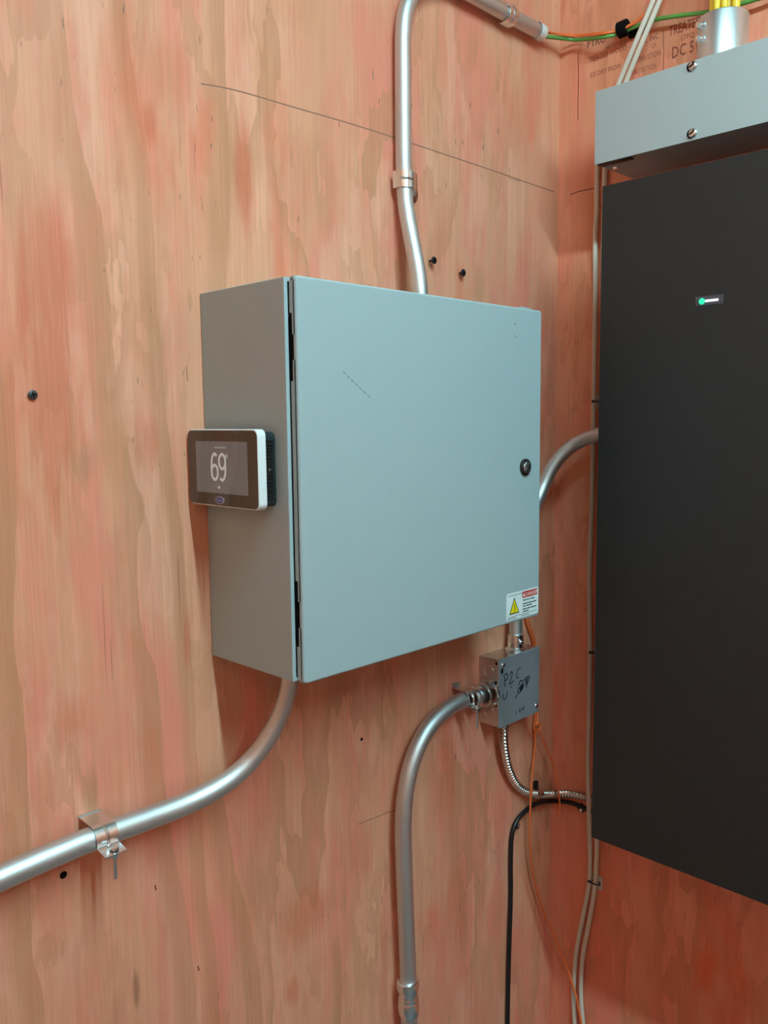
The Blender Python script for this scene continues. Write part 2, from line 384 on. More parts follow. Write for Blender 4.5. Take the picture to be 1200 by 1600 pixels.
stamp('HOOVER', 947, 79, 979, 0.010)
stamp('TR, INC.', 1000, 70, 1031, 0.011)
stamp('CA', 1017, 76, 1025, 0.009)
stamp('TREATED WOOD', 919, 99, 979, 0.012)
stamp('ESS DRY FROM', 922, 122, 969, 0.010)
stamp('COMBUSTION', 988, 101, 1032, 0.011)
stamp('PROTECTION', 988, 118, 1025, 0.010)
stamp('TREATED', 1045, 57, 1096, 0.019, 0.01)
stamp('17PQ', 1062, 65, 1085, 0.010)
stamp('DC 51', 1049, 92, 1090, 0.022, 0.01)
# dark flecks of the peeling knife on the back wall
for i, (x, y, l) in enumerate(((312, 62, 12), (308, 170, 12), (331, 186, 10), (330, 228, 10), (193, 15, 14), (466, 342, 12), (583, 118, 18), (592, 158, 12), (735, 165, 12), (684, 195, 30), (778, 205, 12), (755, 230, 16), (530, 195, 10), (697, 290, 14), (752, 275, 10), (712, 222, 12), (723, 222, 10))):
    tl = random.uniform(-1.2, 2.0); wf = random.uniform(0.0012, 0.0030) if l < 20 else 0.0013
    q_ = A(x, y, 0); hl = l*0.0006; sx_ = tl*0.0012
    G().extrude([q_+V((-sx_, 0, hl)), q_+V((-wf*0.6, 0, hl*0.2)), q_+V((sx_*0.5-wf*0.2, 0, -hl*0.6)), q_+V((sx_, 0, -hl)), q_+V((wf*0.5, 0, -hl*0.3)), q_+V((wf*0.3-sx_*0.4, 0, hl*0.5))], (0, -0.0002, 0)).build('grain_fleck', M_FLECK, wall_back, smooth=False)
for (x, y, l) in ((243, 1387, 8), (310, 1513, 8)):
    mark(wall_back, 'grain_fleck', [A(x-1, y-l/2, 0), A(x+1, y+l/2, 0)], NA, 0.0022, M_CRACK)
for (x, y, r) in ((99, 1367, 0.0055), (565, 1155, 0.0032)):
    p = A(x, y, 0); g = G().lathe(p-V((0, 0.0002, 0)), NA, [(0, r), (0.0006, r*0.9)], 14); g.build('nail_hole', M_HOLE, wall_back)

# ------------------------------------------------------------------ ceiling strip lamp (the room's only light)
lp = thing('strip_lamp_offscreen', 'long ceiling strip lamp running towards the enclosure wall', 'lamp', (LX, (LY0+LY1)/2, LZ+ZO))
G().box((LX-0.05, LY1-0.02, LZ+ZO+0.03), (LX+0.05, LY0+0.02, CEIL), 0.004).build('housing', M_HOUSING, lp)
poly = [V((LX+0.042*math.cos(t), LY0, ZO+LZ+0.03+0.042*math.sin(t))) for t in [math.pi+math.pi*k/10 for k in range(11)]]
G().extrude(poly, (0, LY1-LY0, 0)).build('diffuser_offscreen', M_DIFF, lp)

# ------------------------------------------------------------------ electrical enclosure
W, H, D, DT, XO = 0.5793, 0.5600, 0.2030, 0.0157, 0.0078
FY = -(D+DT)
enc = thing('electrical_enclosure', 'large grey steel wall enclosure with a closed hinged door', 'enclosure', (W/2, 0, ZO-H))
bm = bmesh.new(); bmesh.ops.create_cube(bm, size=1)
for v in bm.verts: v.co = V((W/2+v.co.x*W, -D/2+v.co.y*D, ZO-H/2+v.co.z*H))
bmesh.ops.bevel(bm, geom=[e for e in bm.edges], offset=0.0022, segments=2, profile=0.5, affect='EDGES')
f = max((f for f in bm.faces if f.normal.y < -0.9), key=lambda f: f.calc_area())
bmesh.ops.inset_individual(bm, faces=[f], thickness=0.0052, depth=0)
r = bmesh.ops.extrude_discrete_faces(bm, faces=[f]); f = r['faces'][0]
for v in f.verts: v.co.y += 0.016
G().bm(bm).build('body', M_PAINT, enc, recalc=False, wn=True)
# door: front skin and turned flanges, the hinge side notched twice
g = G()
bm = bmesh.new(); bmesh.ops.create_cube(bm, size=1)
x0, x1, z0, z1 = XO, W+0.002, ZO-H-0.002, ZO+0.001
for v in bm.verts: v.co = V(((x0+x1)/2+v.co.x*(x1-x0), FY+0.0035+v.co.y*0.007, (z0+z1)/2+v.co.z*(z1-z0)))
ev = [e for e in bm.edges if abs(e.verts[0].co.x-e.verts[1].co.x) < 1e-6 and abs(e.verts[0].co.z-e.verts[1].co.z) < 1e-6]
bmesh.ops.bevel(bm, geom=ev, offset=0.006, segments=4, profile=0.5, affect='EDGES')
bmesh.ops.bevel(bm, geom=[e for e in bm.edges if all(v.co.y < FY+1e-5 for v in e.verts)], offset=0.0038, segments=4, profile=0.5, affect='EDGES')
g.bm(bm)
yb = -(D+0.0012); ys = FY+0.0075; th = 0.0022
def zz(a): return ZO+a
SEG = [(-0.0045, -0.0475, 0), (-0.0475, -0.0765, 1), (-0.111, -0.139, 1), (-0.139, -0.415, 0), (-0.415, -0.4445, 1), (-0.481, -0.5098, 1), (-0.5098, -H-0.0005+0.003, 0)]
for a, b, k in SEG:
    ye = yb if k == 0 else yb-0.0045
    g.box((x0, ys-0.003, zz(b)), (x0+th, ye, zz(a)))
g.box((x0+0.003, ys-0.002, z1-th), (x1-0.003, yb, z1)); g.box((x0+0.003, ys-0.002, z0), (x1-0.003, yb, z0+th)); g.box((x1-th, ys-0.002, z0+0.003), (x1, yb, z1-0.003))
door = g.build('door', M_PAINT, enc, wn=True)
for a, b in ((-0.047, -0.1395), (-0.4145, -0.510)):
    m = (a+b)/2
    hg = G().box((x0+0.0045, -(D+0.009), zz(b+0.004)), (x0+0.0065, -(D-0.012), zz(a-0.004)))
    hg.lathe((x0+0.0062, -(D+0.0085), zz(m-0.0175)), (0, 0, 1), [(0, 0.0042), (0.035, 0.0042)], 14)
    hg.lathe((x0+0.006, -(D+0.004), zz(b+0.012)), (-1, 0, 0), [(0, 0.003), (0.0025, 0.0026)], 10)
    hg.lathe((x0+0.006, -(D+0.004), zz(a-0.012)), (-1, 0, 0), [(0, 0.003), (0.0025, 0.0026)], 10)
    hg.build('hinge', M_DARK, enc)
c = px(820, 730, 1, FY)
lk = G().lathe(c+V((0, 0.001, 0)), NA, [(0, 0.0155), (0.0045, 0.0150), (0.0055, 0.0135), (0.0035, 0.0115), (0.0035, 0.0112)], 36).build('lock', M_DARK, door, label='dark round quarter-turn lock')
G().lathe(c+V((0, -0.0015, 0)), NA, [(0, 0.0112), (0.004, 0.0105), (0.0055, 0.0085), (0.0058, 0.002)], 30).build('lock_core', M_ZINC, lk)
G().extrude([c+V((math.cos(t)*0.0085*sx+0, -0.0072, math.sin(t)*0.0085*sx)) for t, sx in ((0.55, 1), (0.85, 1), (0.7+math.pi-0.15, 1), (0.7+math.pi+0.15, 1))], (0, -0.0012, 0)).build('lock_slot', M_BLACK, lk)
# scratches
g = G()
for k in range(7):
    t0, t1 = k/7, k/7+0.09
    G().ribbon([px(536+44*t0, 581+42*t0, 1, FY), px(536+44*t1, 581+42*t1, 1, FY)], NA, 0.0008, 0.00015).build('scratch', M_INK, door, smooth=False)
for (xa, ya, xb, yb2) in ((803, 505, 807, 508), (803, 524, 808, 528)): G().ribbon([px(xa, ya, 1, FY), px(xb, yb2, 1, FY)], NA, 0.0008, 0.00015).build('scratch', M_INK, door, smooth=False)
G().box((0.520, FY+0.002, z1-0.001), (0.548, FY+0.010, z1+0.0022), 0.001).build('door_stop', M_PAINT, door)
# danger sticker
LX0, LX1, LZ0, LZ1 = 0.4782, 0.5770, ZO-0.5560, ZO-0.5065
yl = FY-0.0003
def sq(g, a, b, c_, d, lift=0.0, th_=0.0002): return g.box((LX0+(LX1-LX0)*a, yl-lift-th_, LZ0+(LZ1-LZ0)*b), (LX0+(LX1-LX0)*c_, yl-lift, LZ0+(LZ1-LZ0)*d))
st = G(); lw, lh = LX1-LX0, LZ1-LZ0
pts = []
for cx, cz, a0 in ((LX1-0.004, LZ1-0.004, 0), (LX0+0.004, LZ1-0.004, 90), (LX0+0.004, LZ0+0.004, 180), (LX1-0.004, LZ0+0.004, 270)):
    for k in range(4): t = math.radians(a0+30*k); pts.append(V((cx+0.004*math.cos(t), yl+0.0003, cz+0.004*math.sin(t))))
st.extrude(pts, (0, -0.0005, 0))
stick = st.build('warning_label', M_STICK, door, smooth=False, label='white danger label with yellow triangle')
yl -= 0.0003
tri = lambda s, cx=0.235, cz=0.50: [V((LX0+lw*cx+s*0.0155*math.sin(a)*1.12, yl, LZ0+lh*cz-0.004+s*0.0205*math.cos(a))) for a in (0, math.radians(120), math.radians(240))]
G().extrude(tri(1.0), (0, -0.0002, 0)).build('triangle_border', M_INK, stick, smooth=False)
G().extrude([p+V((0, -0.0002, 0)) for p in tri(0.80)], (0, -0.0002, 0)).build('triangle', M_YEL, stick, smooth=False)
bx, bz = LX0+lw*0.235, LZ0+lh*0.5-0.004
G().ribbon([V((bx+0.001, yl-0.0005, bz+0.009)), V((bx-0.0012, yl-0.0005, bz+0.002)), V((bx+0.0012, yl-0.0005, bz+0.001)), V((bx-0.0003, yl-0.0005, bz-0.0065))], NA, 0.0014).build('bolt_symbol', M_INK, stick, smooth=False)
sq(G(), 0.485, 0.72, 0.955, 0.955).build('header', M_RED, stick, smooth=False)
g = text_geo('DANGER', V((LX0+lw*0.58, yl-0.0003, LZ0+lh*0.765)), V((1, 0, 0)), V((0, 0, 1)), 0.0072, 0.0001, 0.93, 0.01)
g.build('header_lettering', M_LABELPINK, stick, smooth=False, recalc=False)
G().extrude([V((LX0+lw*0.535+dx, yl-0.0002, LZ0+lh*0.77+dz)) for dx, dz in ((-0.004, 0), (0.004, 0), (0, 0.0075))], (0, -0.0002, 0)).build('header_triangle', M_LABELPINK, stick, smooth=False)
text_geo('Hazardous voltage.', V((LX0+lw*0.50, yl-0.0001, LZ0+lh*0.60)), V((1, 0, 0)), V((0, 0, 1)), 0.0034, 0.0001, 1.0, 0.02).build('lettering', M_INK, stick, smooth=False, recalc=False)
g = G()
for zc, segs in ((0.49, ((0.5, 0.66), (0.675, 0.79), (0.805, 0.93))), (0.40, ((0.5, 0.58), (0.60, 0.80))), (0.29, ((0.5, 0.63), (0.645, 0.74), (0.755, 0.93))), (0.20, ((0.5, 0.68),))):
    for a, b in segs: sq(g, a, zc-0.018, b, zc+0.018)
sq(g, 0.04, 0.905, 0.47, 0.92); sq(g, 0.04, 0.115, 0.96, 0.13); sq(g, 0.04, 0.05, 0.30, 0.07); sq(g, 0.45, 0.05, 0.7, 0.07)
g.build('small_print', M_INK, stick, smooth=False)

# ------------------------------------------------------------------ thermostat on the enclosure's side
T = 0.032
ya, yb_, za, zb = -0.0035, -0.1785, ZO-0.2035, ZO-0.3155
th_ = thing('thermostat', 'white framed touchscreen thermostat showing 69 degrees on the enclosure side', 'thermostat', (0, (ya+yb_)/2, zb))
def rr(y0, y1, z0, z1, r, x):            # rounded rectangle, y0 > y1
    out = []
    for cy, cz, a0 in ((y0-r, z1-r, 0), (y1+r, z1-r, 90), (y1+r, z0+r, 180), (y0-r, z0+r, 270)):
        for k in range(7):
            t = math.radians(a0+90*k/6); out.append(V((x, cy+r*math.cos(t), cz+r*math.sin(t))))
    return out
def loft(rings, mat_, name, parent, **kw):
    n = len(rings[0]); vs = [v for r_ in rings for v in r_]; fs = []
    for i in range(len(rings)-1):
        for k in range(n): fs.append((i*n+k, i*n+(k+1) % n, (i+1)*n+(k+1) % n, (i+1)*n+k))
    fs.append(tuple(range(n))); fs.append(tuple(range((len(rings)-1)*n, len(rings)*n)))
    return obj(name, vs, fs, mat_, parent, True, **kw)
i1 = 0.004
loft([rr(ya-0.004, yb_+0.003, zb+0.004, za-0.004, 0.008, -0.0002), rr(ya-0.004, yb_+0.0025, zb+0.0035, za-0.0035, 0.008, -0.019)], M_VENT, 'back_housing', th_, label='dark slotted back housing')
loft([rr(ya, yb_, zb, za, 0.010, -0.0185), rr(ya, yb_, zb, za, 0.010, -T+0.0012), rr(ya-0.001, yb_+0.001, zb+0.001, za-0.001, 0.0095, -T)], M_WHITE, 'bezel', th_)
glass = loft([rr(ya-0.0018, yb_+0.0018, zb+0.0018, za-0.0018, 0.0085, -T+0.001), rr(ya-0.0018, yb_+0.0018, zb+0.0018, za-0.0018, 0.0085, -T-0.0008)], M_GLASS, 'glass_front', th_)
def TS(a, b, x): return V((x, ya+(yb_-ya)*a, zb+(za-zb)*b))
xs_ = -T-0.0009
scr = G().extrude([TS(0.132, 0.175, xs_), TS(0.868, 0.175, xs_), TS(0.868, 0.845, xs_), TS(0.132, 0.845, xs_)], (-0.0002, 0, 0)).build('screen', M_SCREEN, glass, smooth=False)
# seven-stroke free digits drawn as ribbons
def strokes(lst, cen, sc, wd, x):
    g = G()
    for s in lst:
        P = [V((x, cen.y-p[0]*sc[0], cen.z+p[1]*sc[1])) for p in s]
        g.ribbon(spline(P, 5) if len(P) > 2 else P, NB, wd, 0.0002)
    return g
def ell(cx, cy, rx, ry, a0, a1, n=14): return [(cx+rx*math.cos(math.radians(a0+(a1-a0)*k/n)), cy+ry*math.sin(math.radians(a0+(a1-a0)*k/n))) for k in range(n+1)]
cen = TS(0.462, 0.515, 0)
six = ell(-0.52, -0.42, 0.42, 0.55, 0, 360)[:-1]+[(-0.10, -0.42)]
six2 = [(-0.94, -0.42), (-0.94, 0.05), (-0.86, 0.62), (-0.62, 0.95), (-0.38, 0.97), (-0.20, 0.84)]
nine = [(2*0.0-p[0], -p[1]) for p in six]; nine2 = [(-p[0], -p[1]) for p in six2]
g = strokes([six, six2, nine, nine2], cen, (0.0185, 0.0190), 0.0041, xs_-0.0002)
dg = ell(1.12, 0.84, 0.12, 0.13, 0, 360)
g2 = strokes([dg], cen, (0.0185, 0.0190), 0.0012, xs_-0.0002); g.add(g2.v, g2.f)
g.build('temperature_digits', M_DIGIT, glass, smooth=False)
g = G()
for a, b in ((0.41, 0.45), (0.455, 0.49), (0.495, 0.52), (0.525, 0.575)): g.extrude([TS(a, 0.755, xs_-0.0002), TS(b, 0.755, xs_-0.0002), TS(b, 0.778, xs_-0.0002), TS(a, 0.778, xs_-0.0002)], (-0.0001, 0, 0))
g.build('screen_caption', M_DIM, glass, smooth=False)
G().extrude([TS(0.452, 0.235, xs_-0.0002), TS(0.472, 0.235, xs_-0.0002), TS(0.478, 0.255, xs_-0.0002), TS(0.462, 0.275, xs_-0.0002), TS(0.446, 0.255, xs_-0.0002)], (-0.0001, 0, 0)).build('screen_icon', M_DIGIT, glass, smooth=False)
cb = TS(0.462, 0.085, xs_+0.0001)
G().extrude([cb+V((0, -0.0115*math.cos(t), 0.0055*math.sin(t))) for t in [2*math.pi*k/28 for k in range(28)]], (-0.0003, 0, 0)).build('badge', M_BADGE, glass, smooth=False)
G().extrude([cb+V((-0.0003, -0.0106*math.cos(t), 0.0047*math.sin(t))) for t in [2*math.pi*k/28 for k in range(28)]], (-0.0002, 0, 0)).build('badge_face', M_BLUE, glass, smooth=False)
text_geo('Carrier', cb+V((-0.0005, 0.0082, -0.0019)), UB, VB, 0.0042, 0.0002, 1.0, 0.0).build('badge_lettering', M_BADGE, glass, smooth=False, recalc=False)
for k in range(18):                       # ribs of the vented edge
    zc = zb+0.016+(za-zb-0.032)*k/17
    G().box((-0.0175, yb_+0.0002, zc-0.0011), (-0.005, yb_+0.0045, zc+0.0011)).build('vent_rib', M_BLACK, th_, smooth=False)
G().lathe(V((-0.012, yb_+0.003, (za+zb)/2)), NA, [(0, 0.002), (0.0022, 0.0018)], 10).build('release_screw', M_ZINC, th_)

# ------------------------------------------------------------------ conduits
def conduit(name, label, P, r, mt, n=28, sub=8, it=0, group=None, parts=True):
    pts = spline(P, sub)
    if it: pts = smooth_pts(resample(pts, 0.008), it)
    rad = lerp_list(r, len(pts)) if isinstance(r, list) else r
    t = thing(name, label, 'conduit', pts[0], group)
    G().tube(pts, rad, n).build('tube', mt, t, sharp=60)
    return t, pts
# upper run: out of the enclosure's top, offset to the wall, up, round and along the wall
xu = 0.4290
zh = ZO+0.6222
P = [V((0.4255, -0.062, ZO-0.004)), V((0.4258, -0.062, ZO+0.03)), V((0.4268, -0.054, ZO+0.08)), V((0.428, -0.038, ZO+0.14)), V((xu, -0.026, ZO+0.19)), V((xu, -0.0215, ZO+0.23)), V((xu, -0.020, ZO+0.30)), V((xu, -0.020, ZO+0.38))]
Rb = 0.135
zc_, xc_ = zh-Rb, xu+Rb
P += [V((xu, -0.0205, zc_-0.02))]+[V((xc_-Rb*math.cos(t), -0.021, zc_+Rb*math.sin(t))) for t in [math.radians(15*k) for k in range(0, 7)]]
P += [V((xc_+0.06, -0.022, zh)), V((0.70, -0.022, zh)), V((0.80, -0.022, zh)), V((0.845, -0.022, zh))]
cu_, up_pts = conduit('conduit', 'slim galvanised conduit rising from the enclosure top and bending along the wall', P, 0.0147, M_EMT, sub=6, group='galvanised conduits')
G().lathe(V((0.838, -0.022, zh)), (1, 0, 0), [(0, 0.0165), (0.020, 0.0165), (0.022, 0.0155), (0.022, 0.0115), (0.004, 0.0115)], 28, cap=False).build('bushing', M_WHITE, cu_, label='white plastic end bushing')
for z_ in (0.43, 0.372):
    G().lathe(V((xu+0.0135, -0.026, ZO+z_)), (0.9, -0.4, 0), [(0, 0.0032), (0.0015, 0.0022)], 10).build('paint_chip', M_DARK, cu_)
# lower-left run
P = [A(-60, 1399, 0.034), A(0, 1372, 0.034), A(75, 1339, 0.034), A(150, 1308, 0.035), A(230, 1279, 0.037), A(295, 1254, 0.042), A(340, 1231, 0.049), A(378, 1203, 0.058), A(409, 1168, 0.070), A(432, 1130, 0.082), A(446, 1095, 0.092), A(453, 1066, 0.100)]
P.append(V((P[-1].x+0.001, -0.104, ZO-H+0.004)))
P.insert(0, onward(P[1], P[0], 0, -1.275))
cl_, left_pts = conduit('conduit', 'thick bright conduit sweeping from the enclosure bottom along the wall', P, [0.0170]*13+[0.0168, 0.0165, 0.0150, 0.0138, 0.0130], M_EMT, it=6, group='galvanised conduits')
# lower run beside the junction box
JX0, JX1, JZ0, JZ1, JD = 0.676, 0.823, ZO-0.8515, ZO-0.7025, 0.054
jc = V((JX0, -0.030, ZO-0.777))
P = [V((A(641, 1700, 0.031).x, -0.031, 0.002)), A(641, 1700, 0.031), A(639, 1590, 0.031), A(637, 1500, 0.031), A(633, 1400, 0.031), A(630, 1300, 0.031), A(632, 1250, 0.031), A(640, 1203, 0.031), A(654, 1163, 0.031), A(674, 1130, 0.031), A(700, 1106, 0.031), A(728, 1091, 0.031), jc+V((-0.068, 0, 0)), jc+V((-0.054, 0, 0))]
cj_, low_pts = conduit('conduit', 'dull grey conduit curving down from the junction box side', P, 0.0165, M_EMT, it=10, group='galvanised conduits')
q = A(637, 1530, 0.031); ax = (A(639, 1590, 0.031)-A(633, 1400, 0.031)).normalized()
G().lathe(q, ax, [(0, 0.0175), (0.002, 0.0215), (0.012, 0.0228), (0.020, 0.0222), (0.024, 0.0195), (0.034, 0.0190), (0.037, 0.0205), (0.041, 0.0205), (0.043, 0.0195), (0.046, 0.0210), (0.060, 0.0214), (0.074, 0.0205), (0.078, 0.0175)], 32).build('coupling', M_ZINC, cj_, label='bright compression coupling', sharp=50)
# run from the junction box top, up behind the enclosure and over to the black cabinet
XN = 0.768
P = [V((XN, -0.030, JZ1+0.004)), V((XN, -0.030, ZO-0.62)), V((XN, -0.030, ZO-0.52)), V((0.782, -0.030, ZO-0.455)), px(846, 768, 1, -0.034), px(862, 731, 1, -0.046), px(887, 701, 1, -0.073), px(911, 687, 1, -0.104), px(930, 680, 1, -0.135), px(950, 675, 1, -0.170), px(990, 668, 1, -0.248)]
ce_, elb = conduit('conduit', 'grey conduit rising from the junction box behind the enclosure to the black cabinet', P, 0.0150, M_EMT, it=8, group='galvanised conduits')
sc_ = thing('set_screw_connector', 'bright set screw connector on top of the junction box', 'connector', (XN, -0.03, JZ1))
G().lathe(V((XN, -0.030, JZ1)), (0, 0, 1), [(0, 0.0235), (0.003, 0.0235), (0.006, 0.021), (0.007, 0.0180), (0.036, 0.0178), (0.037, 0.0155)], 30).build('sleeve', M_ZINC, sc_)
sd = V((-0.35, -0.94, 0)).normalized()
G().lathe(V((XN, -0.030, JZ1+0.021))+sd*0.0165, sd, [(0, 0.0062), (0.004, 0.0058), (0.004, 0.0045), (0.008, 0.0042), (0.009, 0.003)], 14).build('set_screw', M_ZINC, sc_)

# ------------------------------------------------------------------ junction box
jb = thing('junction_box', 'small galvanised steel junction box with a handwritten blank cover', 'junction box', ((JX0+JX1)/2, 0, JZ0))
body = G().box((JX0, -JD+0.0015, JZ0), (JX1, -0.0002, JZ1), 0.0022, 3).build('body', M_BOX, jb, wn=True)
for (y_, z_) in ((-0.027, 0.118), (-0.027, 0.030)):
    g = G(); g.lathe(V((JX0+0.0006, y_, JZ0+z_)), (-1, 0, 0), [(0, 0.0135), (0.0013, 0.0132), (0.0013, 0.0118), (0.0008, 0.0114)], 28); g.build('knockout', M_BOX, body)
for (y_, z_) in ((-0.046, 0.098), (-0.046, 0.048), (-0.047, 0.140)):
    G().lathe(V((JX0+0.0004, y_, JZ0+z_)), (-1, 0, 0), [(0, 0.0036), (0.0008, 0.0034)], 12).build('slot_hole', M_HOLE, body)
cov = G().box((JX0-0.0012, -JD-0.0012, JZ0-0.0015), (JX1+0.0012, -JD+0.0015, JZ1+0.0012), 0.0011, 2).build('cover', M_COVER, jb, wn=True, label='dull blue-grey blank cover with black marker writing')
def CV(a, b, lift=0.0012): return V((JX0+(JX1-JX0)*a, -JD-lift, JZ0+(JZ1-JZ0)*b))
for a, b in ((0.075, 0.915), (0.925, 0.105)):
    sw = G().lathe(CV(a, b), NA, [(0, 0.0062), (0.0016, 0.0060), (0.0034, 0.0045), (0.0042, 0.002)], 16).build('cover_screw', M_ZINC, cov)
    G().extrude([CV(a, b, 0.0050)+V((dx, 0, dz)) for dx, dz in ((-0.004, -0.0007), (0.004, -0.0007), (0.004, 0.0007), (-0.004, 0.0007))], (0, -0.0006, 0)).build('screw_slot', M_DARK, sw, smooth=False)
G().extrude([CV(0.035, 0.785), CV(0.085, 0.805), CV(0.085, 0.875), CV(0.035, 0.855)], (0, -0.0004, 0)).build('keyhole', M_HOLE, cov, smooth=False)
def write(lst, wd):
    g = G()
    for s_ in lst:
        P_ = [CV(a, b, 0.0013) for a, b in s_]; g.ribbon(spline(P_, 4) if len(P_) > 2 else P_, NA, wd, 0.0002)
    g.build('marker_writing', M_MARK, cov, smooth=False)
write([[(0.12, 0.74), (0.125, 0.66), (0.13, 0.58)], [(0.09, 0.75), (0.17, 0.77), (0.20, 0.73), (0.19, 0.69), (0.13, 0.67)],
       [(0.25, 0.74), (0.29, 0.77), (0.31, 0.74), (0.28, 0.68), (0.24, 0.60), (0.30, 0.605), (0.35, 0.63)],
       [(0.52, 0.78), (0.46, 0.77), (0.42, 0.71), (0.42, 0.66), (0.47, 0.64)]], 0.0024)
write([[(0.09, 0.49), (0.09, 0.42), (0.13, 0.40), (0.17, 0.43), (0.185, 0.50)], [(0.27, 0.54), (0.30, 0.545)]], 0.0024)
write([[(0.46, 0.52), (0.50, 0.58), (0.56, 0.57), (0.57, 0.50), (0.51, 0.42), (0.46, 0.41), (0.45, 0.46), (0.52, 0.49), (0.58, 0.45)],
       [(0.48, 0.47), (0.56, 0.53), (0.50, 0.44), (0.60, 0.50), (0.53, 0.42)],
       [(0.60, 0.57), (0.68, 0.60), (0.75, 0.59), (0.70, 0.52), (0.66, 0.45)], [(0.62, 0.55), (0.70, 0.57), (0.64, 0.50), (0.71, 0.53)], [(0.44, 0.40), (0.38, 0.34)]], 0.0028)
write([[(0.40, 0.15), (0.405, 0.10)], [(0.48, 0.15), (0.50, 0.16), (0.49, 0.12), (0.53, 0.12)], [(0.56, 0.17), (0.56, 0.13), (0.61, 0.14)], [(0.61, 0.19), (0.61, 0.12)]], 0.0018)
# compression connector on its left side
cc = thing('compression_connector', 'chunky bright compression connector on the junction box side', 'connector', jc)
prof = [(0, 0.0235), (0.004, 0.0235), (0.0045, 0.0200), (0.009, 0.0200), (0.0095, 0.0228), (0.018, 0.0236), (0.027, 0.0228), (0.028, 0.0205), (0.031, 0.0205), (0.032, 0.0222), (0.046, 0.0228), (0.054, 0.0205), (0.056, 0.0170)]
G().lathe(jc, (-1, 0, 0), [(h_, r_*1.14 if r_ > 0.018 else r_) for h_, r_ in prof], 34).build('sleeve', M_ZINC, cc, sharp=50)
lugs = G()
for k in range(8):
    t = math.radians(45*k+10); c_ = jc+V((-0.0035, math.cos(t)*0.0275, math.sin(t)*0.0275)); lugs.box(c_-V((0.0025, 0.0025, 0.0025)), c_+V((0.0025, 0.0025, 0.0025)), 0.0006, 1)
lugs.build('locknut', M_ZINC, cc)

# ------------------------------------------------------------------ conduit clamps
def clamp(label, c, ax, zdir, r, wd, arc_end, tab, bolt_len, foot=0.012, name='conduit_clamp', mt=None):
    """band over a pipe at c; ax pipe axis; zdir from pipe toward the foot side (in the wall plane); the tab stands out on the other side"""
    mt = mt or M_ZINC
    ax = ax.normalized(); n = V((0, -1, 0)); zd = (zdir-ax*zdir.dot(ax)); zd.y = 0; zd.normalize(); dist = -c.y
    t = thing(name, label, 'clamp', V((c.x, 0, c.z)), 'conduit clamps')
    R = r+0.0012; th2 = 0.0018
    path = [(-dist+0.0005, R+foot), (-dist+0.0005, R+0.001)] if foot else []
    path += [(-dist*0.5, R+0.0006), (0, R)]
    path += [(R*math.sin(a), R*math.cos(a)) for a in [math.radians(arc_end*k/14) for k in range(1, 15)]]
    la = path[-1]; lb = (la[0]+tab[0], la[1]+tab[1]); path.append(lb)
    # thicken
    out = []; inn = []
    for i, p in enumerate(path):
        a = path[max(i-1, 0)]; b = path[min(i+1, len(path)-1)]; d = (b[0]-a[0], b[1]-a[1]); L_ = math.hypot(*d) or 1
        nx, nz = d[1]/L_, -d[0]/L_
        out.append((p[0]-nx*th2, p[1]-nz*th2)); inn.append(p)
    P3 = lambda p, s: c+n*p[0]+zd*p[1]+ax*s
    g = G(); N_ = len(path)
    vs = []; fs = []
    for i in range(N_):
        vs += [P3(inn[i], -wd/2), P3(inn[i], wd/2), P3(out[i], wd/2), P3(out[i], -wd/2)]
    for i in range(N_-1):
        for k in range(4): fs.append((i*4+k, i*4+(k+1) % 4, i*4+4+(k+1) % 4, i*4+4+k))
    fs += [(3, 2, 1, 0), ((N_-1)*4, (N_-1)*4+1, (N_-1)*4+2, (N_-1)*4+3)]
    g.add(vs, fs)
    strap = g.build('strap', mt, t)
    # raised rib along the strap
    rib = G().tube([P3(((p[0])*1.0+0, p[1]), 0)+(n*(p[0])+zd*p[1]).normalized()*0.0018 for p in path[(2 if foot else 0)+1:-2]], 0.0020, 8); rib.build('rib', mt, strap)
    return t, P3, la, lb, n, zd, ax
def hexnut(g, c, d, r, h):
    g.lathe(c, d, [(0, r), (h, r)], 6)
# (a) on the lower-left run: bolt hanging straight down through the front tab
def near(pts, q): return min(range(len(pts)), key=lambda i: (pts[i]-q).length)
def tang(pts, i): return (pts[min(i+2, len(pts)-1)]-pts[max(i-2, 0)]).normalized()
i_ = near(left_pts, A(156, 1307, 0.035)); ca, ta = left_pts[i_], tang(left_pts, i_)
t, P3, la, lb, n, zd, ax = clamp('bright bolted clamp holding the thick lower conduit to the wall', ca, ta, V((0, 0, 1)), 0.0170, 0.032, 122, (0.026, -0.004), 0.03, foot=0.004)
m_ = ((la[0]+lb[0])/2+0.003, (la[1]+lb[1])/2)
bo = P3(m_, 0.002); dn = V((0, 0, -1))
G().lathe(bo+V((0, 0, 0.0058)), dn, [(0, 0.003), (0.001, 0.0062), (0.0035, 0.0066), (0.0036, 0.0030), (0.046, 0.0029), (0.047, 0.0022)], 16).build('bolt', M_ZINC, t)
g = G(); hexnut(g, bo-V((0, 0, 0.0025)), dn, 0.0078, 0.006); g.build('nut', M_ZINC, t)
# (b) by the junction box
i_ = near(low_pts, A(729, 1091, 0.031)); ca, ta = low_pts[i_], tang(low_pts, i_)
t, P3, la, lb, n, zd, ax = clamp('bright bolted clamp beside the junction box connector', ca, ta, V((0, 0, 1)), 0.0168, 0.028, 122, (0.018, -0.004), 0.03)
m_ = ((la[0]+lb[0])/2+0.002, (la[1]+lb[1])/2); bo = P3(m_, 0.004)
G().lathe(bo+V((0, 0, 0.0055)), dn, [(0, 0.003), (0.001, 0.0062), (0.0035, 0.0066), (0.0036, 0.0030), (0.050, 0.0029), (0.051, 0.0022)], 16).build('bolt', M_ZINC, t)
g = G(); hexnut(g, bo-V((0, 0, 0.0025)), dn, 0.0078, 0.006); g.build('nut', M_ZINC, t)
